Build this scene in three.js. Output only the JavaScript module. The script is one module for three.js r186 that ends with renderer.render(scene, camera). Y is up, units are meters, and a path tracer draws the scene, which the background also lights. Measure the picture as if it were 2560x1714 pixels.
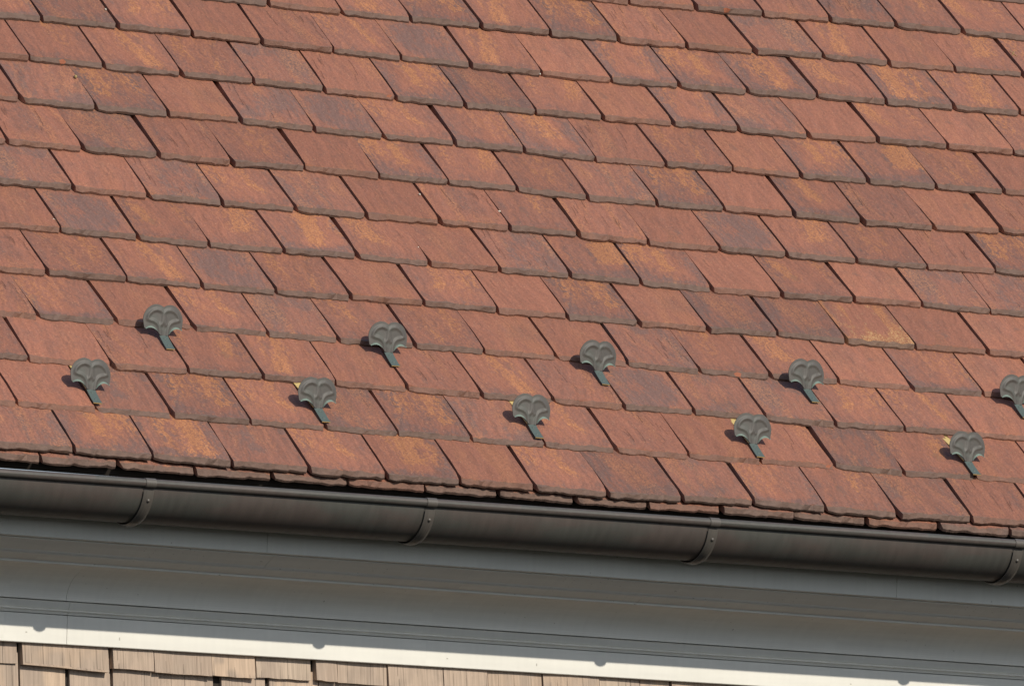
import * as THREE from 'three';
import { mergeGeometries } from 'three/addons/utils/BufferGeometryUtils.js';

// ------------------------------------------------------------------ camera, sky, sun, exposure
const EAVE = 4.6;                                    // height of the lowest tile edge above the ground
const scene = new THREE.Scene();
const camera = new THREE.PerspectiveCamera(3.44475, 2560 / 1714, 1, 600);
camera.position.set(-10.96021, EAVE - 2.06588, 20.20319);
camera.up.set(-0.07147225, 0.99465358, 0.07453841);
camera.lookAt(camera.position.clone().add(new THREE.Vector3(0.50710164, 0.10058611, -0.85599671).multiplyScalar(20)));
camera.updateMatrixWorld();

const sunDir = new THREE.Vector3(0.115, 0.535, 0.838).normalize();
{ // a clear summer sky: pale and hazy low down, deeper blue overhead, brighter round the sun
  const w = 256, h = 128, d = new Float32Array(w * h * 4), v = new THREE.Vector3();
  for (let j = 0; j < h; j++) for (let i = 0; i < w; i++) {
    const el = ((j + 0.5) / h - 0.5) * Math.PI, az = ((i + 0.5) / w - 0.5) * 2 * Math.PI;
    v.set(Math.cos(el) * Math.cos(az), Math.sin(el), Math.cos(el) * Math.sin(az));
    const up = Math.max(0, v.y), hz = Math.exp(-up * 2.6), c = Math.max(0, v.dot(sunDir)), glow = 0.55 * Math.pow(c, 6) + 1.4 * Math.pow(c, 60);
    const k = (j * w + i) * 4;
    d[k] = 0.13 + 0.68 * hz + glow; d[k + 1] = 0.24 + 0.68 * hz + glow * 0.94; d[k + 2] = 0.52 + 0.45 * hz + glow * 0.84; d[k] *= 1.12; d[k + 1] *= 1.12; d[k + 2] *= 1.12; d[k + 3] = 1;
  }
  const t = new THREE.DataTexture(d, w, h, THREE.RGBAFormat, THREE.FloatType);
  t.mapping = THREE.EquirectangularReflectionMapping; t.magFilter = t.minFilter = THREE.LinearFilter; t.needsUpdate = true;
  scene.background = t; scene.environment = t;
}
const sun = new THREE.DirectionalLight(new THREE.Color(1.0, 0.93, 0.80), 5.0);
sun.position.copy(sunDir).multiplyScalar(40).add(new THREE.Vector3(1.2, EAVE, 0));
sun.target.position.set(1.2, EAVE, 0);
sun.castShadow = true;
Object.assign(sun.shadow.camera, { left: -6, right: 6, top: 6, bottom: -6, near: 1, far: 90 });
sun.shadow.mapSize.set(4096, 4096);
scene.add(sun, sun.target);
const EXPOSURE = 0.7;

// ------------------------------------------------------------------ helpers
function rng(seed) { let a = seed >>> 0; return () => { a = (a + 0x6D2B79F5) >>> 0; let t = Math.imul(a ^ (a >>> 15), 1 | a); t = (t + Math.imul(t ^ (t >>> 7), 61 | t)) ^ t; return ((t ^ (t >>> 14)) >>> 0) / 4294967296; }; }
const clamp = (x, a = 0, b = 1) => Math.min(b, Math.max(a, x));
const smooth = (a, b, x) => { const t = clamp((x - a) / (b - a)); return t * t * (3 - 2 * t); };
const lerp = (a, b, t) => a + (b - a) * t;
function hash(ix, iy, s) { let h = Math.imul(ix, 374761393) + Math.imul(iy, 668265263) + Math.imul(s, 1442695041); h = Math.imul(h ^ (h >>> 13), 1274126177); return ((h ^ (h >>> 16)) >>> 0) / 4294967296; }
function noise(x, y, s) { const ix = Math.floor(x), iy = Math.floor(y), fx = x - ix, fy = y - iy, u = fx * fx * (3 - 2 * fx), v = fy * fy * (3 - 2 * fy);
  return lerp(lerp(hash(ix, iy, s), hash(ix + 1, iy, s), u), lerp(hash(ix, iy + 1, s), hash(ix + 1, iy + 1, s), u), v); }
function fbm(x, y, s, o = 4) { let a = 0.5, f = 1, t = 0, n = 0; for (let i = 0; i < o; i++) { t += a * noise(x * f, y * f, s + i * 17); n += a; a *= 0.5; f *= 2.03; } return t / n; }
const names = {};
function numbered(n) { names[n] = (names[n] || 0) + 1; return names[n] === 1 ? n : n + '_' + String(names[n] - 1).padStart(3, '0'); }
function thing(name, label, category, group) { const o = new THREE.Group(); o.name = numbered(name); o.userData = { label, category }; if (group) o.userData.group = group; scene.add(o); return o; }
function part(name, geo, mat, parent) { const m = new THREE.Mesh(geo, mat); m.name = name; m.castShadow = m.receiveShadow = true; parent.add(m); return m; }
const enc = v => Math.round(255 * clamp(v <= 0.0031308 ? 12.92 * v : 1.055 * Math.pow(v, 1 / 2.4) - 0.055));
function tex(w, h, fn, color = true) {                // fn(u, v) -> [r,g,b] linear, or one grey value
  const d = new Uint8Array(w * h * 4);
  for (let j = 0; j < h; j++) for (let i = 0; i < w; i++) {
    const c = fn((i + 0.5) / w, (j + 0.5) / h), k = (j * w + i) * 4;
    if (color) { d[k] = enc(c[0]); d[k + 1] = enc(c[1]); d[k + 2] = enc(c[2]); } else d[k] = d[k + 1] = d[k + 2] = Math.round(255 * clamp(c));
    d[k + 3] = 255;
  }
  const t = new THREE.DataTexture(d, w, h, THREE.RGBAFormat);
  if (color) t.colorSpace = THREE.SRGBColorSpace;
  t.magFilter = THREE.LinearFilter; t.minFilter = THREE.LinearMipmapLinearFilter; t.generateMipmaps = true;
  t.wrapS = t.wrapT = THREE.RepeatWrapping; t.needsUpdate = true; return t;
}
// a mesh from a rectangular net of points p(i, j), uv(i, j)
function net(ni, nj, p, uv) {
  const pos = [], uvs = [], idx = [];
  for (let j = 0; j <= nj; j++) for (let i = 0; i <= ni; i++) { pos.push(...p(i, j)); uvs.push(...(uv ? uv(i, j) : [i / ni, j / nj])); }
  for (let j = 0; j < nj; j++) for (let i = 0; i < ni; i++) { const a = j * (ni + 1) + i, b = a + 1, c = a + ni + 1, d = c + 1; idx.push(a, b, d, a, d, c); }
  const g = new THREE.BufferGeometry();
  g.setAttribute('position', new THREE.Float32BufferAttribute(pos, 3)); g.setAttribute('uv', new THREE.Float32BufferAttribute(uvs, 2));
  g.setIndex(idx); g.computeVertexNormals(); return g;
}
function facet(g) { const f = g.toNonIndexed(); f.computeVertexNormals(); f.setIndex([...Array(f.attributes.position.count).keys()]); return f; }
// a bar along x with the closed outline [[z, y], ...] (counter-clockwise seen from +x, flat-shaded)
function bar(outline, x0, x1, cut = 8) {
  const parts = [], n = outline.length;
  for (let k = 0; k < n; k++) {
    const [za, ya] = outline[k], [zb, yb] = outline[(k + 1) % n];
    parts.push(net(cut, 1, (i, j) => { const x = lerp(x0, x1, i / cut); return j ? [x, yb, zb] : [x, ya, za]; }, (i, j) => [lerp(x0, x1, i / cut), j ? yb + zb : ya + za]));
  }
  const sh = new THREE.Shape(outline.map(([z, y]) => new THREE.Vector2(z, y)));
  for (const [x, flip] of [[x0, 1], [x1, -1]]) {
    const e = new THREE.ShapeGeometry(sh), q = e.attributes.position;
    for (let i = 0; i < q.count; i++) q.setXYZ(i, x, q.getY(i), q.getX(i));
    if (flip < 0) { const id = e.index; for (let i = 0; i < id.count; i += 3) { const t = id.getX(i); id.setX(i, id.getX(i + 1)); id.setX(i + 1, t); } }
    e.computeVertexNormals(); parts.push(e);
  }
  return mergeGeometries(parts);
}

// ------------------------------------------------------------------ roof frame
const PITCH = THREE.MathUtils.degToRad(42), GAUGE = 0.15581, TW = 0.1778, TT = 0.0148, GAP = 0.0008;
const LAP = Math.asin((TT + GAP) / GAUGE), TILE_PITCH = PITCH - LAP;
const sP = Math.sin(PITCH), cP = Math.cos(PITCH);
const onRoof = (x, s, n) => new THREE.Vector3(x, EAVE + s * sP + n * cP, -s * cP + n * sP);

// ------------------------------------------------------------------ clay tile materials
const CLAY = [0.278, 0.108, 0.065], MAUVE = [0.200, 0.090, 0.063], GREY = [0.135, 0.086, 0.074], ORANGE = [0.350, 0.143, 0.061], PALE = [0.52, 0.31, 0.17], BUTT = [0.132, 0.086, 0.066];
const mix3 = (a, b, t) => [lerp(a[0], b[0], t), lerp(a[1], b[1], t), lerp(a[2], b[2], t)];
const UVH = 0.19, UVO = 0.02;                        // the map covers 19 cm of the tile, from 2 cm below its lower edge
function tileMap(kind, seed) {
  const R = rng(seed * 977 + 5), tone = 0.88 + 0.24 * R(), uc = 0.35 + 0.45 * R(), wid = 0.08 + 0.14 * R(), uc2 = R(), edge = 0.08 + 0.12 * R(), warm = R(), soot = R(), lo = 0.1 + 0.3 * R(), hi = 0.7 + 0.5 * R(), skew = (R() - 0.5) * 0.5, N = 256;
  const specks = []; for (let i = 0; i < 700; i++) specks.push([R(), R(), 0.0016 + 0.004 * R() * R(), R()]);
  const chip = R() < 0.045 ? [R(), 0.08 + 0.04 * R(), 0.02 + 0.05 * R()] : null;
  const blot = R() < 0.35 ? [R(), 0.2 + 0.7 * R(), 0.03 + 0.06 * R()] : null;
  const grid = {}; for (const s of specks) { const k = Math.floor(s[0] * 24) + '_' + Math.floor(s[1] * 24); (grid[k] = grid[k] || []).push(s); }
  return tex(N, N, (u, v) => {
    const wx = (fbm(u * 3.5, v * 3, seed) - 0.5) * 0.4, us = u + wx * 0.5 + skew * (v - 0.5), streak = fbm(us * 15, v * 1.7 + wx, seed + 40, 5), broad = fbm(u * 2.6, v * 1.8, seed + 80), fine = fbm(u * 34, v * 22, seed + 120, 3), sand = fbm(u * 85, v * 85, seed + 160, 2);
    let m = 0.2, o = 0;
    if (kind === 'p') { m = 0.05 + 0.4 * smooth(0.45, 0.8, broad); o = 0.4 * smooth(0.45, 0.75, fbm(us * 5, v * 1.6, seed + 60, 4)) * warm; }
    if (kind === 'm' || kind === 't') { m = 0.5 + 0.5 * smooth(0.35, 0.7, broad); o = 0.4 * smooth(0.48, 0.75, fbm(us * 6, v * 1.6, seed + 60, 4)) * smooth(0.3, 0.6, sand); }
    if (kind === 's') { m = 0.2 + 0.4 * smooth(0.42, 0.75, broad); o = 0.45 * smooth(0.48, 0.75, fbm(us * 6, v * 1.6, seed + 60, 4)) * smooth(0.3, 0.6, sand); }
    if (kind === 'l') { o = 0.9 * smooth(0.3, 0.5, broad + (streak - 0.5) * 0.5); m = 0.75 * smooth(0.8, 0.95, u + wx * 0.4) + 0.5 * smooth(0.2, 0.12, u + wx * 0.4); }
    if (kind === 'o' || kind === 'f') {
      const uu = us, k = kind === 'f' ? 1.05 : 0.75;
      const band = Math.exp(-Math.pow((uu - uc) / wid, 2)) * smooth(lo, lo + 0.15, v + wx * 0.4) * smooth(hi + 0.25, hi, v + wx) + 0.55 * Math.exp(-Math.pow((uu - uc2) / 0.16, 2)) * smooth(0.25, 0.7, v);
      const soft = fbm(us * 6, v * 1.6 + wx, seed + 60, 4); o = k * clamp(band * (0.35 + 1.1 * smooth(0.36, 0.62, soft)) + 0.2 * smooth(0.55, 0.7, soft) - 0.75 * smooth(0.44, 0.66, fine)) * (0.45 + 0.9 * smooth(0.3, 0.62, sand));
      m = (kind === 'f' ? 0.8 : 0.45) * clamp(0.8 * smooth(1 - edge * 1.5, 1 - edge * 0.4, u + wx * 0.5) + soot * smooth(edge * 1.6, edge * 0.4, u + wx * 0.5) + smooth(0.30, 0.16, v + wx * 0.5) + 0.6 * smooth(0.42, 0.62, broad)) + 0.1;
    }
    m = clamp(m + (fine - 0.5) * 0.9 + (streak - 0.5) * 0.55);
    let c = mix3(CLAY, m > 0.7 ? mix3(MAUVE, GREY, (m - 0.7) * 1.8) : MAUVE, clamp(m * 1.2));
    c = mix3(c, ORANGE, clamp(o * (0.55 + 1.3 * (sand - 0.2))));
    if (kind === 'l') c = mix3(c, [0.40, 0.235, 0.105], 0.85 * smooth(0.46, 0.6, sand) * smooth(0.4, 0.55, broad + (fine - 0.5) * 0.5) * smooth(0.95, 0.8, u));
    const g = tone * (0.74 + 0.52 * sand) * (0.80 + 0.40 * fbm(us * 42, v * 3.2, seed + 410, 3)); c = c.map(q => q * g);
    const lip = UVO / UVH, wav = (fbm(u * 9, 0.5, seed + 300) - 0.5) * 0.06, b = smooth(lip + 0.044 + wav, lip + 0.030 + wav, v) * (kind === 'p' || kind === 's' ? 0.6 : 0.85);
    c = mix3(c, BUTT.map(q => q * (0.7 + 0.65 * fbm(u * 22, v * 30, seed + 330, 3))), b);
    if (chip && Math.hypot((u - chip[0]) * 0.6, v - chip[1]) < chip[2] * (0.4 + 1.6 * (fbm(u * 24, v * 24, seed + 350) - 0.3)) && v < lip + 0.04) c = [0.30, 0.10, 0.05];
    if (blot && Math.hypot(u - blot[0], (v - blot[1]) * 0.7) < blot[2] * 2 * (fbm(u * 14, v * 14, seed + 370) - 0.15)) c = mix3(c, [0.10, 0.075, 0.065], 0.45 * smooth(0.35, 0.65, sand));
    const near = grid[Math.floor(u * 24) + '_' + Math.floor(v * 24)];
    if (near && v > lip + 0.04) for (const s of near) if (Math.hypot(u - s[0], v - s[1]) < s[2] && s[3] < 0.16 + 0.6 * (o + broad * 0.5)) c = mix3(c, PALE, 0.85);
    return c;
  });
}
function tileBump(kind, seed) {                       // grain, a trowel scratch, and combed slots on the scored tiles
  const R = rng(seed * 31 + 3), slots = [[0.17 + 0.05 * R(), 0.55 + 0.12 * R(), 0.2, 0.007, 0.7]];
  if (kind === 's' || kind === 't') for (let i = 0; i < 8; i++) slots.push([0.08 + 0.86 * R(), 0.2 + 0.65 * R(), 0.12 + 0.22 * R(), 0.005 + 0.006 * R(), 0.5 + 0.5 * R()]);
  return tex(256, 256, (u, v) => {
    let h = 0.72 + 0.16 * (fbm(u * 60, v * 60, seed + 9, 3) - 0.5) + 0.25 * (fbm(u * 5, v * 4, seed + 19, 3) - 0.5);
    for (const [su, sv, len, w, dep] of slots) {
      const t = (v - sv) / len; if (t < 0 || t > 1) continue;
      const d = Math.abs(u - su - (t - 0.5) * 0.02 - 0.006 * Math.sin(t * 4 + su * 40)) / (w * (0.6 + 0.6 * Math.sin(t * Math.PI)));
      if (d < 1) h -= dep * 0.55 * (1 - d * d) * smooth(0, 0.15, t) * smooth(1, 0.8, t);
    }
    return h;
  }, false);
}
const KINDS = 'pmosftl', VARIANTS = 11, bumps = {}, tileMats = {};
for (const k of KINDS) { const b = k === 's' || k === 't' ? k : 'x'; bumps[b] = bumps[b] || [0, 1].map(i => tileBump(b, b.charCodeAt(0) + i * 7)); }
for (const k of KINDS) {
  tileMats[k] = [];
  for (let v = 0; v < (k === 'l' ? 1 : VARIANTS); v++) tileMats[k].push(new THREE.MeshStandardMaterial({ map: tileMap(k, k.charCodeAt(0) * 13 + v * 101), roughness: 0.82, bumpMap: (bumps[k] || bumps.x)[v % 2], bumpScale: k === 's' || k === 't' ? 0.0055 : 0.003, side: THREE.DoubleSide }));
}

// ------------------------------------------------------------------ clay tile shapes: a slab with a hand-chipped lower edge
function tileShape(seed) {
  const R = rng(seed * 71 + 11), L = 0.33, W = TW, N = 18, ph = R() * 9, deep = 0.0042 + 0.0046 * R(), bend = 0.0005 + 0.0035 * R(), cup = (R() - 0.4) * 0.0028, sag = (R() - 0.5) * 0.005, cornerL = 0.002 + 0.010 * R() * R(), cornerR = 0.001 + 0.003 * R() * R();
  const us = [], cham = [], jag = [], low = [];
  for (let i = 0; i <= N; i++) {
    const u = clamp(i / N + (i > 1 && i < N - 1 ? (R() - 0.5) * 0.03 : 0)), e = Math.min(u, 1 - u);
    us.push(u);
    cham.push(deep * (0.3 + 1.5 * noise(u * 7 + ph, 1.5, seed)) + 0.0048 * (R() - 0.4) * (R() < 0.5 ? 1.6 : 0.4));
    jag.push((noise(u * 7 + ph, 4.5, seed) - 0.5) * 0.0075 + (R() - 0.5) * 0.0036 + (e < 0.05 ? 0.003 * R() : 0) + sag * (u - 0.5));
    low.push(0.22 + 0.3 * noise(u * 9 + ph, 7.5, seed));
  }
  const edgeX = (y, s) => (noise(y * 55 + ph, s + 20.5, seed) - 0.5) * 0.0038;
  const xAt = (u, y) => { const k = Math.pow(clamp(1 - y / 0.032), 2), x = (u - 0.5) * W; const l = cornerL * k + edgeX(y, 0) , r = -cornerR * k + edgeX(y, 3); return x + l * Math.pow(1 - u, 6) + r * Math.pow(u, 6); };
  const zTop = (u, y) => TT - bend * Math.pow(clamp(1 - y / 0.06), 2) - cup * 4 * (u - 0.5) * (u - 0.5);
  const arris = i => { const y = jag[i] + cham[i] + 0.0015; return [xAt(us[i], y), y, zTop(us[i], y)]; };
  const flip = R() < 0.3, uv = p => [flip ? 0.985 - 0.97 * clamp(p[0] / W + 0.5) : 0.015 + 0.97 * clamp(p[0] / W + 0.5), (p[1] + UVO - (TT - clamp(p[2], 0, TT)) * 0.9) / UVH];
  const ys = [0, 0.03, 0.07, 0.17, L];
  const top = (i, j) => j ? [xAt(us[i], ys[j]), ys[j], zTop(us[i], ys[j])] : arris(i);
  const front = (i, j) => { const a = arris(i); if (j === 2) return a; if (j === 1) return [xAt(us[i], 0), jag[i] + 0.0004, a[2] * low[i]]; return [xAt(us[i], 0), jag[i] + 0.0012, -0.0002]; };
  const under = (i, j) => j ? front(i, 0) : [xAt(us[i], 0.3), 0.3, -0.0002];
  const side = (i, s) => net(1, 5, (a, j) => { const t = j ? top(i, j - 1) : front(i, 1), lowZ = j === 0 ? -0.0002 : 0; return (s > 0 ? a === 0 : a === 1) ? [t[0], j ? t[1] : jag[i] + 0.0012, lowZ] : t; }, (a, j) => [i ? 0.97 : 0.03, 0.14 + j * 0.1]);
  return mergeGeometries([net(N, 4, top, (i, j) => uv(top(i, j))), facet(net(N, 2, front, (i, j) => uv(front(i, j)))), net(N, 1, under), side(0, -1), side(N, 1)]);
}
const SHAPES = 24, tileShapes = []; for (let i = 0; i < SHAPES; i++) tileShapes.push(tileShape(i + 1));

// ------------------------------------------------------------------ the roof
const roof = thing('roof', 'pitched roof of flat reddish clay tiles above the dark gutter', 'roof');
const deckGeo = bar([[0, 0], [0, 0.02], [-6.2, 0.02], [-6.2, 0]].map(([z, n]) => { const s = -z, q = onRoof(0, s + 0.02, n - 0.052); return [q.z, q.y]; }), -3.2, 8, 2);
part('roof_deck', deckGeo, new THREE.MeshStandardMaterial({ color: new THREE.Color().setRGB(0.05, 0.04, 0.032), roughness: 0.95, side: THREE.DoubleSide }), roof);

// right-hand edges of the tiles of each course (mm along the eave), how far each lower corner strays from the course line (mm), and the firing of each tile
const COURSES = [
  [[-13, 167, 352, 532, 714, 892, 1067, 1244, 1431, 1608, 1784, 1965, 2152], [11, 7, 5, 2, 0, 1, 3, -5, 2, 6, 4, 2, 8], 'mffmofpommfomsp'],
  [[-91, 90, 269, 452, 630, 802, 980, 1158, 1330, 1510, 1689, 1876, 2046, 2231], [-6, -4, -4, -4, -7, -4, -7, -2, -4, -7, -3, 0, -6, 1], 'ppmfomfmospsmopp'],
  [[-6, 188, 370, 546, 720, 892, 1071, 1246, 1420, 1594, 1772, 1945, 2124], [2, -5, 1, 3, 1, -3, -1, 0, -3, -1, -3, -5, 1], 'opsoopsosmmmoop'],
  [[75, 261, 443, 622, 791, 977, 1147, 1323, 1500, 1673, 1854, 2028, 2211, 2397], [-4, 0, 5, 2, 0, 5, 2, 3, 1, -6, 0, -1, 0, -2], 'sfpomoopptoopfpp'],
  [[159, 348, 528, 705, 886, 1064, 1244, 1417, 1593, 1765, 1946, 2118, 2297, 2485], [1, 4, 1, -1, 5, 9, 4, 2, 2, -2, 4, -1, 0, 5], 'soomopopfpmmlppo'],
  [[253, 433, 605, 785, 966, 1141, 1314, 1492, 1668, 1845, 2024, 2211, 2389, 2565], [5, 3, -4, 2, 5, -2, 2, -1, -3, -6, -4, 5, 7, 4], 'pmoofoptffpopmtp'],
  [[343, 522, 701, 878, 1052, 1233, 1408, 1580, 1753, 1933, 2109, 2287, 2469, 2653], [9, 1, 1, 1, 1, 3, 3, 3, -8, -5, -3, -4, -2, 5], 'mptompsospmoosfp'],
  [[241, 424, 607, 782, 965, 1145, 1318, 1491, 1664, 1841, 2014, 2198, 2371, 2557, 2741], [2, -1, 2, -3, 4, -2, 2, -2, -11, -11, -5, -1, -7, -7, 8], 'psmsopfoomfpftpsp'],
  [[335, 516, 694, 870, 1050, 1219, 1400, 1572, 1748, 1930, 2107, 2282, 2460, 2641, 2823], [8, 1, 4, 7, -3, -7, -2, -9, -15, -12, -4, -6, -3, 0, 8], 'pmfptmoffsopffop'],
  [[417, 597, 785, 965, 1138, 1312, 1488, 1667, 1838, 2021, 2194, 2374, 2561, 2745, 2924], [9, 7, 4, 5, -2, -8, -10, -9, -10, -5, -2, -5, 8, 8, 11], 'pooomsfmopfmpopo'],
  [[507, 692, 875, 1046, 1222, 1392, 1567, 1745, 1925, 2103, 2284, 2472, 2655, 2837, 3017], [8, 9, 10, 5, -5, -9, -8, -15, -12, -10, -9, 3, 7, 10, 14], 'fmopsomopfffofop'],
  [[590, 768, 946, 1125, 1305, 1482, 1662, 1839, 2015, 2195, 2374, 2560, 2736, 2913, 3100], [5, 3, 1, -1, -7, -8, -4, -5, -5, -5, 2, 11, 7, 9, 17], 'pomm pofofspmopoo'.replace(' ', '')],
  [[1585, 1760, 1936, 2112, 2288, 2466, 2647, 2827, 3007], [-6, -6, -6, -6, -3, 2, 5, 10, 11], 'popppostoop'],
  [[2020, 2196, 2372, 2548, 2726, 2904, 3082], [-3, -3, 0, 3, 6, 9, 10], 'opmmopom'],
];
const FLECKS = [[0.686, 1.631, 0.0035, 0], [0.509, 1.363, 0.005, 1], [1.224, 1.039, 0.003, 0], [1.407, 1.002, 0.0035, 0], [1.138, 0.84, 0.0025, 0], [1.741, 1.545, 0.003, 0], [0.251, 0.825, 0.003, 0], [0.717, 0.384, 0.004, 0]], STRAW = [3.11, 1.814];
const rt = rng(4242), spare = [];
function layTile(x0, x1, d0, d1, row, kind, single, lift = 0) {
  const w = x1 - x0 - 0.0038 - 0.0022 * rt(), sx = w / TW, s = row * GAUGE + (d0 + d1) / 2000;
  const geo = tileShapes[Math.floor(rt() * SHAPES)], mats = tileMats[kind], mat = mats[Math.floor(rt() * mats.length)];
  const tilt = (rt() - 0.5) * 0.012 + (row === 0 ? 0.03 : row === 1 ? 0.018 : row === 2 ? 0.008 : 0) * (lift > -0.01 ? 1 : 0), roll = 0.005 + (rt() - 0.5) * 0.006;
  const m = new THREE.Mesh(geo, mat);
  m.name = 'tile';
  m.position.copy(onRoof((x0 + x1) / 2, s, lift + (rt() - 0.35) * 0.0007));
  m.rotation.set(-(Math.PI / 2 - TILE_PITCH) + tilt, roll, Math.atan2((d1 - d0) * 0.0007, x1 - x0) + (rt() - 0.5) * 0.014);
  m.scale.set(sx, 1, 1); m.castShadow = m.receiveShadow = true;
  if (single) roof.add(m); else spare.push(m);
}
COURSES.forEach(([xs, ds, kinds], r) => {
  const lift = [0.0022, 0.0035, 0.004, 0.002, 0.001][r] || 0, n = xs.length, first = xs[0], last = xs[n - 1];
  for (let k = 0; k <= n; k++) {                     // one more tile than joints: the last runs out of the frame
    const x1 = k < n ? xs[k] / 1000 : (last + 178) / 1000, x0 = k ? xs[k - 1] / 1000 : (first - 180) / 1000;
    layTile(x0, x1, k ? ds[k - 1] : ds[0], k < n ? ds[k] : ds[n - 1], r, kinds[Math.min(k, kinds.length - 1)], true, lift);
  }
  for (let k = 1; k <= 14; k++) { layTile((first - 180 - 178 * k) / 1000, (first - 180 - 178 * (k - 1)) / 1000, 0, 0, r, 'pmosft'[Math.floor(rt() * 6)], k < 2 && first > 300 ? false : false, lift); }
  for (let k = 1; k <= 14; k++) layTile((last + 178 * k) / 1000, (last + 178 * (k + 1)) / 1000, ds[n - 1], ds[n - 1], r, 'pmosft'[Math.floor(rt() * 6)], false, lift);
});
for (let r = COURSES.length; r < 26; r++) for (let k = 0; k < 42; k++) { const x = -1.6 + 0.178 * k + (r % 2) * 0.089; layTile(x, x + 0.178, 4, 4, r, 'pmosft'[Math.floor(rt() * 6)], false); }
// the doubled starter course whose chipped ends show under the lowest course
for (let k = 0; k < 15; k++) { const x = -0.27 + 0.18 * k + (rt() - 0.5) * 0.004; layTile(x, x + 0.18, -8 + 5 * rt(), -8 + 5 * rt(), 0, 'mpmt'[Math.floor(rt() * 4)], true, -0.0150 - 0.003 * rt()); }
{ // pale lichen flecks, moss and a wisp of straw caught in the joints
  const pale = new THREE.MeshStandardMaterial({ color: new THREE.Color().setRGB(0.62, 0.56, 0.46), roughness: 0.9 }), moss = new THREE.MeshStandardMaterial({ color: new THREE.Color().setRGB(0.34, 0.25, 0.10), roughness: 0.9 });
  FLECKS.forEach(([x, s, r, yellow], i) => { const g = new THREE.IcosahedronGeometry(r * 0.62, 1), q = g.attributes.position, h = rng(i + 5); for (let k = 0; k < q.count; k++) { const f = 0.7 + 0.6 * noise(q.getX(k) * 900 + i, q.getY(k) * 900, 3); q.setXYZ(k, q.getX(k) * f, q.getY(k) * f * 1.7, q.getZ(k) * f); } const m = part('fleck', g, yellow ? moss : pale, roof); m.position.copy(onRoof(x, s, 0.008)); m.rotation.set(-0.9, h(), h() * 3); });
  for (const a of [0.5, -0.7]) { const m = part('straw', new THREE.CylinderGeometry(0.0007, 0.0007, 0.022, 5), moss, roof); m.position.copy(onRoof(STRAW[0], STRAW[1], 0.010)); m.rotation.set(-0.8, 0, a); }
}
{ // all tiles outside the picture are one piece
  const g = mergeGeometries(spare.map(m => { m.updateMatrix(); return m.geometry.clone().applyMatrix4(m.matrix); }));
  part('tile_field', g, tileMats.p[0], roof).userData = { kind: 'stuff' };
}

// ------------------------------------------------------------------ gutter
const metalMap = tex(512, 256, (u, v) => { const s = fbm(u * 90, v * 5, 7, 3), b = fbm(u * 8, v * 5, 21), k = 0.8 + 0.4 * s; const c = mix3([0.076, 0.060, 0.052], [0.065, 0.063, 0.055], smooth(0.35, 0.7, b)); return c.map(q => q * k); });
metalMap.repeat.set(1, 1);
const gutterPaint = new THREE.MeshStandardMaterial({ map: metalMap, roughness: 0.58, metalness: 0.0, side: THREE.DoubleSide });
const bracketPaint = new THREE.MeshStandardMaterial({ color: new THREE.Color().setRGB(0.100, 0.088, 0.076), roughness: 0.42, side: THREE.DoubleSide });
const gutter = thing('gutter', 'dark brown half round gutter with rolled front bead under the tile edge', 'gutter');
const GA = 0.075, GB = 0.0745, BEAD = 0.0088, GZ = 0.0555 - GA, X0 = -2.6, X1 = 5.2;
const fall = x => EAVE - 0.0458 + 0.0042 * (x - 0.2);   // the gutter runs slightly downhill to the left
const ring = (th, k = 0) => [GZ + (GA + k) * Math.cos(th), -(GB + k) * Math.sin(th)];
part('trough', net(40, 36, (i, j) => { const x = lerp(X0, X1, i / 40), [z, y] = ring(Math.PI * 1.02 * j / 36); return [x, fall(x) + y, z]; }, (i, j) => [lerp(X0, X1, i / 40), j / 36]), gutterPaint, gutter);
part('bead', net(40, 20, (i, j) => { const x = lerp(X0, X1, i / 40), a = -j / 20 * Math.PI * 2; return [x, fall(x) + 0.0015 + BEAD * Math.sin(a), GZ + GA + 0.0022 + BEAD * Math.cos(a)]; }, (i, j) => [lerp(X0, X1, i / 40), j / 20]), gutterPaint, gutter);
function strapAlong(pts, x, half, th, crown = 0) {     // a strap following [z, y, nz, ny] points, thicker along its middle line
  const n = pts.length - 1, f = (k, s, j) => { const [z, y, nz, ny] = pts[j]; return [x + half * s, y + ny * k, z + nz * k]; };
  const across = [[1, 0], [1, th], [0.45, th + crown * 0.8], [0, th + crown], [-0.45, th + crown * 0.8], [-1, th], [-1, 0]];
  return mergeGeometries(across.slice(1).map((q, c) => net(1, n, (i, j) => i ? f(q[1], q[0], j) : f(across[c][1], across[c][0], j))));
}
for (const x of [-0.62, 0.128, 0.788, 1.472, 2.232, 2.93]) {
  const y0 = fall(x), b = new THREE.Group(); b.name = 'bracket'; gutter.add(b);
  const hoop = [], clip = [];
  for (let i = 0; i <= 26; i++) { const a = lerp(0.16, 2.6, i / 26), [z, y] = ring(a, 0.0028), nx = Math.cos(a) / GA, ny = -Math.sin(a) / GB, l = Math.hypot(nx, ny); hoop.push([z, y0 + y, nx / l, ny / l]); }
  for (let i = 0; i <= 14; i++) { const a = lerp(2.4, -1.35, i / 14); clip.push([GZ + GA + 0.0022 + (BEAD + 0.0003) * Math.cos(a), y0 + 0.0015 + (BEAD + 0.0003) * Math.sin(a), Math.cos(a), Math.sin(a)]); }
  clip.reverse();
  part('strap', strapAlong(hoop, x, 0.0118, 0.0018, 0.0034), bracketPaint, b);
  part('clip', strapAlong(clip, x + 0.001, 0.0118, 0.0012), bracketPaint, b);
  const [rz, ry] = ring(0.42, 0.0078), rv = part('rivet', new THREE.SphereGeometry(0.0038, 12, 8), bracketPaint, b);
  rv.position.set(x, y0 + ry, rz); rv.scale.set(1, 1, 0.75);
}

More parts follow.
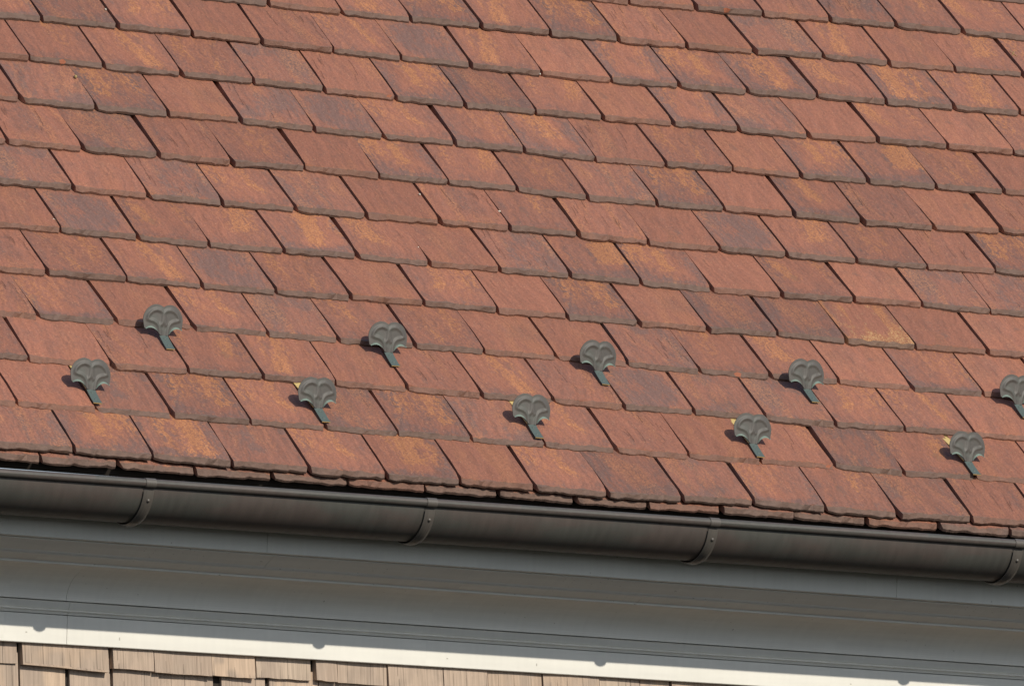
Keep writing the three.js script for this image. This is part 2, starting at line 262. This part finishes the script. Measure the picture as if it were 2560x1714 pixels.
// ------------------------------------------------------------------ cornice under the gutter
const paintMap = tex(512, 512, (u, v) => { const g = 0.9 + 0.12 * fbm(u * 6, v * 60, 3, 3) + 0.05 * fbm(u * 120, v * 8, 5, 2); let c = [0.81 * g, 0.787 * g, 0.725 * g]; if (noise(u * 170, v * 170, 77) > 0.985) c = mix3(c, [0.2, 0.17, 0.13], 0.7); return c; });
const paint = new THREE.MeshStandardMaterial({ map: paintMap, roughness: 0.6, side: THREE.DoubleSide });
const cornice = thing('cornice', 'cream painted wooden eave cornice with stepped mouldings below the gutter', 'cornice');
const Y = y => EAVE + y;
const cuts = (name, outline, xs, mat = paint) => { for (let i = 0; i + 1 < xs.length; i++) part(name, bar(outline.map(([z, y]) => [z, Y(y)]), xs[i] + 0.0004, xs[i + 1] - 0.0004), mat, cornice); };
const BACK = -0.42;
cuts('fascia_board', [[-0.1, -0.03], [-0.1, -0.1525], [-0.101, -0.1540], [-0.104, -0.1550], [-0.1145, -0.1550], [BACK, -0.1550], [BACK, -0.03]].reverse(), [-2.6, 0.495, 2.03, 5.2]);
cuts('soffit_board', [[-0.1135, -0.1555], [-0.1145, -0.1580], [-0.152, -0.1768], [-0.156, -0.1805], [BACK, -0.1805], [BACK, -0.1555]].reverse(), [-2.6, 0.52, 5.2]);
cuts('soffit_moulding', [[-0.158, -0.1810], [-0.160, -0.1830], [-0.188, -0.1945], [-0.1905, -0.1985], [BACK, -0.1985], [BACK, -0.1810]].reverse(), [-2.6, 1.44, 5.2]);
{ const cove = [[-0.1895, -0.1989]]; for (let i = 0; i <= 22; i++) { const a = i / 22 * Math.PI / 2; cove.push([-0.296 + 0.104 * (1 - Math.sin(a)), -0.1995 - 0.0635 * (1 - Math.cos(a))]); } cove.push([BACK, -0.2630], [BACK, -0.1989]); cuts('cove_moulding', cove.reverse(), [-2.6, 0.136, 5.2]); }
{ const bead = [[-0.304, -0.2640], [-0.2965, -0.2660], [-0.3035, -0.2795], [-0.3055, -0.2810]]; for (let i = 0; i <= 8; i++) { const a = Math.PI / 2 - i / 8 * Math.PI; bead.push([-0.3045 + 0.0040 * Math.cos(a), -0.2836 + 0.0025 * Math.sin(a)]); } bead.push([-0.3075, -0.2912], [BACK, -0.2912], [BACK, -0.2640]); cuts('bed_moulding', bead.reverse(), [-2.6, 0.146, 5.2]); }
{ // the flat frieze board, in two lengths that meet at an open joint
  for (const [a, b] of [[-2.6, 0.1469], [0.1479, 5.2]]) {
    const g = bar([[-0.31, Y(-0.2925)], [-0.31, Y(-0.3493)], [-0.3112, Y(-0.3505)], [BACK, Y(-0.3505)], [BACK, Y(-0.2925)]].reverse(), a, b, 4), q = g.attributes.position;
    for (let i = 0; i < q.count; i++) if (q.getY(i) < Y(-0.33)) q.setY(i, q.getY(i) + 0.0055 * (q.getX(i) - 0.4));
    part('frieze_board', g, paint, cornice);
  }
}

// ------------------------------------------------------------------ wall of cedar shingles
const cedar = [0, 1, 2, 3, 4, 5].map(i => new THREE.MeshStandardMaterial({ roughness: 0.85, side: THREE.DoubleSide, bumpScale: 0.003,
  map: tex(256, 256, (u, v) => { const l = fbm(u * 55, v * 2.2, 60 + i, 3), b = fbm(u * 4, v * 3, 90 + i, 3), cr = noise(u * 48, v * 1.3, 130 + i); const base = mix3([[0.53, 0.395, 0.29], [0.46, 0.345, 0.26], [0.49, 0.385, 0.30], [0.42, 0.32, 0.25], [0.55, 0.41, 0.305], [0.47, 0.36, 0.28]][i], [0.40, 0.31, 0.245], smooth(0.4, 0.7, b)); let g = 0.76 + 0.46 * l; if (cr > 0.86) g *= 0.62; return base.map(q => q * g); }),
  bumpMap: tex(256, 256, (u, v) => 0.3 + 0.6 * fbm(u * 60, v * 2, 160 + i, 3), false) }));
const wall = thing('shingle_wall', 'house wall of pale tan cedar shingles below the white frieze board', 'wall');
part('wall_sheathing', bar([[-0.338, 0], [-0.338, Y(-0.30)], [-0.55, Y(-0.30)], [-0.55, 0]], -2.6, 5.2, 2), new THREE.MeshStandardMaterial({ color: new THREE.Color().setRGB(0.035, 0.026, 0.02), roughness: 0.9, side: THREE.DoubleSide }), wall);
const rw = rng(99);
function shingle(x0, x1, yb, h, butt, slant, mat) {
  const w = x1 - x0, N = 5, jag = []; for (let i = 0; i <= N; i++) jag.push((rw() - 0.5) * 0.0018);
  const lean = (rw() - 0.5) * 0.004, wav = (rw() - 0.5) * 0.006, base = 0.001 + 0.007 * rw(), v0 = rw();
  const f = (u, y, z) => [x0 + w * u, y, z], zf = (u, t) => butt * (1 - t) + base + lean * (u - 0.5) * (1 - t) + wav * u * (1 - u) * 4 * (1 - t);
  const yb_ = u => yb + slant * (u - 0.5) + jag[Math.round(u * N)];
  const uv = (i, j) => [(x0 + w * i / N) * 6, v0 + j * 0.4];
  const front = net(N, 2, (i, j) => f(i / N, lerp(yb_(i / N), yb + h, j / 2), -0.337 + zf(i / N, j / 2)), uv);
  const under = net(N, 1, (i, j) => f(i / N, yb_(i / N), j ? -0.337 + zf(i / N, 0) : -0.3375), uv);
  const side = u => net(1, 2, (i, j) => f(u, lerp(yb_(u), yb + h, j / 2), (u ? i === 0 : i === 1) ? -0.337 + zf(u, j / 2) : -0.3375), (i, j) => [0.5 + i * 0.02, j * 0.3]);
  return part('shingle', mergeGeometries([front, under, side(0), side(1)]), mat, wall);
}
const FIRST = [[-0.0766, 0.0392], [0.0494, 0.2499], [0.2611, 0.356], [0.3579, 0.4934], [0.4945, 0.5963], [0.6029, 0.7326], [0.7432, 0.793], [0.7949, 0.9131], [0.9151, 1.0478], [1.05, 1.1563], [1.1593, 1.2901], [1.2931, 1.4306]];
const BOT = [-0.3965, -0.4002, -0.3938, -0.3968, -0.3956, -0.3922, -0.3914, -0.3933, -0.393, -0.392, -0.393, -0.393];
const SECOND = [[-0.0573, 0.0446], [0.0501, 0.1553], [0.1665, 0.261], [0.2666, 0.3733], [0.375, 0.5049], [0.5239, 0.6265], [0.6379, 0.7544], [0.7565, 0.885]];
const course = (edges, bots, x, h) => { edges.forEach(([a, b], i) => shingle(a, b, Y(bots[i]), h, 0.012 + 0.008 * rw(), i === 1 ? -0.006 : (rw() - 0.5) * 0.003, cedar[Math.floor(rw() * 6)])); };
const run = (x, end, y) => { const e = [], b = []; while (x < end) { const w = 0.07 + 0.09 * rw(); e.push([x, x + w - 0.002 - 0.006 * rw() * rw()]); b.push(y + (rw() - 0.5) * 0.005); x += w; } return [e, b]; };
course(FIRST, BOT, 0, 0.11); course(...run(1.4336, 3.2, -0.392), 0, 0.11); course(...run(-0.8, -0.09, -0.396), 0, 0.11);
course(SECOND, SECOND.map(() => -0.533), 0, 0.16); course(...run(0.888, 3.2, -0.533), 0, 0.16); course(...run(-0.8, -0.07, -0.533), 0, 0.16);

// unseen dark window row and head board, added to cut bounce onto the eave
const frameBrown = new THREE.MeshStandardMaterial({ color: new THREE.Color().setRGB(0.045, 0.032, 0.023), roughness: 0.6, side: THREE.DoubleSide });
part('added_window_head', bar([[-0.30, Y(-0.468)], [-0.30, Y(-0.56)], [-0.335, Y(-0.56)], [-0.335, Y(-0.468)]].reverse(), -2.6, 5.2, 2), frameBrown, wall);
for (let k = 0; k < 7; k++) {
  const x = -2.5 + 1.1 * k, w = new THREE.Group(); w.name = 'window'; wall.add(w);
  for (const xx of [x, x + 1.03]) part('added_jamb', bar([[-0.305, Y(-0.561)], [-0.305, Y(-2.0)], [-0.335, Y(-2.0)], [-0.335, Y(-0.561)]].reverse(), xx, xx + 0.06, 1), frameBrown, w);
  const added_pane = part('added_pane', new THREE.PlaneGeometry(0.98, 1.42), new THREE.MeshStandardMaterial({ color: new THREE.Color().setRGB(0.02, 0.022, 0.024), roughness: 0.08, side: THREE.DoubleSide }), w); added_pane.position.set(x + 0.545, Y(-1.29), -0.325);
}

// ------------------------------------------------------------------ snow guards
const patina = new THREE.MeshStandardMaterial({ color: new THREE.Color().setRGB(0.080, 0.105, 0.094), roughness: 0.6, side: THREE.DoubleSide });
const lipMat = new THREE.MeshStandardMaterial({ color: new THREE.Color().setRGB(0.165, 0.215, 0.178), roughness: 0.65, side: THREE.DoubleSide });
const plateMat = new THREE.MeshStandardMaterial({ roughness: 0.55, side: THREE.DoubleSide, map: tex(128, 128, (u, v) => { const k = 0.85 + 0.3 * fbm(u * 9, v * 9, 505), m = smooth(0.5, 0.8, fbm(u * 4, v * 4, 515)); return mix3([0.088, 0.079, 0.070], [0.080, 0.080, 0.069], m).map(q => q * k); }) });
const brass = new THREE.MeshStandardMaterial({ color: new THREE.Color().setRGB(0.58, 0.42, 0.16), roughness: 0.5, side: THREE.DoubleSide });
function table(pts) { return x => { if (x <= pts[0][0]) return pts[0][1]; for (let i = 1; i < pts.length; i++) if (x <= pts[i][0]) { const [a, p] = pts[i - 1], [b, q] = pts[i]; return lerp(p, q, (x - a) / (b - a)); } return pts[pts.length - 1][1]; }; }
const topY = table([[0, 59], [3, 60.6], [7, 62.6], [12, 63.9], [17, 64.3], [22, 63.6], [27, 61.7], [32, 58.6], [36, 55], [39.5, 50.6], [42.5, 45.4], [44.6, 40], [45.8, 33]]);
const botY = table([[0, 0], [9.3, 0], [10.2, 2.5], [12, 6], [14.5, 10], [18, 14], [22, 17], [26, 18.8], [30, 19.2], [35, 18], [39, 15.6], [42.4, 12.4], [43.6, 17], [44.9, 25], [45.8, 33]]);
const RIDGES = [[[-36, 33], [-34.5, 40], [-30, 46], [-24, 50.5], [-16, 52.8], [-8, 51.5], [-2, 48], [0, 44]], [[-36, 33], [-30, 30.5], [-23, 29], [-16, 25], [-11, 18], [-9, 9], [-8.5, 0]], [[-1.2, 44], [-1.6, 34], [-3, 26], [-6, 22]]];
const segs = []; for (const r of RIDGES) for (let i = 1; i < r.length; i++) for (const s of [1, -1]) segs.push([r[i - 1][0] * s, r[i - 1][1], r[i][0] * s, r[i][1]]);
function emboss(x, y) { let d = 99; for (const [ax, ay, bx, by] of segs) { const dx = bx - ax, dy = by - ay, t = clamp(((x - ax) * dx + (y - ay) * dy) / (dx * dx + dy * dy)); d = Math.min(d, Math.hypot(x - ax - dx * t, y - ay - dy * t)); } const k = clamp(1 - d / 6.0); return 2.3 * k * k * (3 - 2 * k); }
const colX = []; for (let i = -34; i <= 34; i++) colX.push(45.7 * Math.sin(i / 34 * Math.PI / 2));
function plateGeo() {
  const n = colX.length - 1, rowsN = 26, pt = (i, j, back) => { const x = colX[i], a = Math.abs(x), y = lerp(botY(a), topY(a), j / rowsN), e = emboss(x, y); return [x / 1000, y / 1000, (e - back - 3.5 * Math.pow(a / 46, 2)) / 1000]; };
  const uv = (i, j) => [colX[i] / 92 + 0.5, j / rowsN];
  const rim = j => net(n, 1, (i, k) => pt(j ? i : n - i, j, k ? (j ? 1.6 : 0) : (j ? 0 : 1.6)), (i, k) => [i / n, j ? 0.9 : 0.1]);
  return mergeGeometries([net(n, rowsN, (i, j) => pt(i, j, 0), uv), net(n, rowsN, (i, j) => pt(n - i, j, 1.6), uv), rim(0), rim(rowsN)]);
}
const lipGeos = [1, -1].map(s => net(16, 3, (i, j) => { const a = s > 0 ? lerp(10.8, 43, i / 16) : lerp(43, 10.8, i / 16), t = j / 3, b = botY(a), k = (a - 10.8) / 32.2; return [s * a / 1000, (b - 4.6 * t * Math.sin(k * 2.5 + 0.35)) / 1000, (-3.5 * Math.pow(a / 46, 2) + 4.6 * t * (1.2 - 0.4 * t)) / 1000]; }));
const plateShape = plateGeo();
const GUARDGROUP = 'small metal snow guards in two rows above the gutter';
function makeGuard(lower) {
  const g = new THREE.Group();
  part('plate', plateShape, plateMat, g);
  for (const l of lipGeos) part('lip', l, lipMat, g);
  const onSlope = (ds, dn) => [ds * sP + dn * cP, -ds * cP + dn * sP];             // along the slope, off the slope -> y, z
  const bits = (prof, half) => mergeGeometries([0, 1].map(k => net(1, prof.length - 1, (i, j) => { const [y, z] = onSlope(prof[j][0], prof[j][1] - k * 0.0018); return [(k ? 1 - 2 * i : 2 * i - 1) * -half, y, z]; })).concat([[-1, 0], [1, 1]].map(([s, f]) => net(1, prof.length - 1, (i, j) => { const [y, z] = onSlope(prof[j][0], prof[j][1] - (i ^ f) * 0.0018); return [s * half, y, z]; }))));
  const front = [[0.003, 0.002], [0, 0], [-0.012, -0.0006], [-0.034, -0.0004], [-0.046, 0.0006]];
  part('strap', bits(front, 0.0098), patina, g);
  const cap = (() => { const a = onSlope(-0.0461, 0.0006), b = onSlope(-0.0461, -0.0016); return net(1, 1, (i, j) => [(2 * i - 1) * 0.0098, (j ? a : b)[0], (j ? a : b)[1]]); })();
  part('strap_end', cap, brass, g);
  for (const ds of [-0.010, -0.033]) { const d = part('dimple', new THREE.SphereGeometry(0.0042, 12, 8), patina, g); const [y, z] = onSlope(ds, -0.0008); d.position.set(0, y, z); d.rotation.x = -(Math.PI / 2 - PITCH); d.scale.set(1, 0.75, 0.45); }
  const tail = [[0.002, 0.0005], [0.03, -0.003], [0.07, -0.0085], [0.102, -0.0135], [0.13, -0.022]];
  if (lower) part('strap_tail', bits(tail, 0.0100), brass, g);
  return g;
}
const lowerGuard = makeGuard(true), upperGuard = makeGuard(false);
const GUARDS = [   // along the eave, up the slope, lower row or not, what tells it apart
  [0.353, 0.428, 0, 'snow guard, leftmost of the upper row on the tile roof'],
  [0.893, 0.434, 0, 'snow guard, second from the left in the upper row'],
  [1.404, 0.430, 0, 'snow guard, third from the left in the upper row'],
  [1.924, 0.426, 0, 'snow guard, last whole one at the right of the upper row'],
  [2.466, 0.433, 0, 'snow guard cut off by the right edge of the photo'],
  [0.097, 0.212, 1, 'snow guard, leftmost of the lower row near the gutter'],
  [0.631, 0.210, 1, 'snow guard, second from the left in the lower row'],
  [1.146, 0.212, 1, 'snow guard, third from the left in the lower row'],
  [1.688, 0.206, 1, 'snow guard, fourth from the left in the lower row'],
  [2.228, 0.203, 1, 'snow guard, rightmost of the lower row near the gutter'],
];
const used = {}, rg = rng(77);
for (const [x, s, low, label] of GUARDS) {
  const src = low ? lowerGuard : upperGuard, o = used[low] ? src.clone() : src; used[low] = true;
  o.name = numbered('snow_guard'); o.userData = { label: 'grey metal heart shaped ' + label, category: 'snow guard', group: GUARDGROUP };
  o.position.copy(onRoof(x, s, low ? 0.0215 : 0.0175)); o.rotation.set((rg() - 0.5) * 0.05, (rg() - 0.5) * 0.09, (rg() - 0.5) * 0.05); scene.add(o);
}

// ------------------------------------------------------------------ ground
const ground = new THREE.Mesh(new THREE.PlaneGeometry(800, 800), new THREE.MeshStandardMaterial({ color: new THREE.Color().setRGB(0.04, 0.032, 0.019), roughness: 1 }));
ground.rotation.x = -Math.PI / 2; ground.name = 'ground'; ground.receiveShadow = true; ground.userData = { kind: 'structure' }; scene.add(ground);

// unseen greenery added in front, below the view, to darken the eave underside
{
  const R = rng(31), added_hedge = thing('added_hedge', 'unseen dark greenery added in front of the house to darken the eave underside', 'added_hedge');
  const core = new THREE.BoxGeometry(20, 2.9, 0.9, 40, 6, 3), q = core.attributes.position; core.translate(2.5, 1.45, 4.1);
  for (let i = 0; i < q.count; i++) q.setXYZ(i, q.getX(i), q.getY(i) + 0.1 * (noise(q.getX(i) * 3, q.getZ(i) * 3, 5) - 0.5), q.getZ(i) + 0.16 * (noise(q.getX(i) * 3, q.getY(i) * 3, 6) - 0.5));
  core.computeVertexNormals();
  const green = new THREE.MeshStandardMaterial({ color: new THREE.Color().setRGB(0.035, 0.05, 0.018), roughness: 0.8, side: THREE.DoubleSide });
  part('added_hedge_body', core, green, added_hedge);
  const leaf = new THREE.PlaneGeometry(0.07, 0.05), L = new THREE.InstancedMesh(leaf, green, 9000), o = new THREE.Object3D();
  for (let i = 0; i < 9000; i++) { const f = R(); o.position.set(-7.5 + 20 * R(), f < 0.25 ? 2.93 + 0.08 * R() : 2.95 * R(), f < 0.25 ? 3.65 + 0.9 * R() : R() < 0.5 ? 3.55 + 0.12 * R() : 4.53 + 0.12 * R()); o.rotation.set(R() * 6, R() * 6, R() * 6); o.updateMatrix(); L.setMatrixAt(i, o.matrix); }
  L.name = 'added_leaves'; L.userData = { kind: 'stuff' }; L.castShadow = L.receiveShadow = true; added_hedge.add(L);
}

const renderer = new THREE.WebGLRenderer({ antialias: true });
renderer.toneMapping = THREE.LinearToneMapping;
renderer.toneMappingExposure = EXPOSURE;
renderer.shadowMap.enabled = true;
renderer.setSize(1024, 685);
renderer.render(scene, camera);
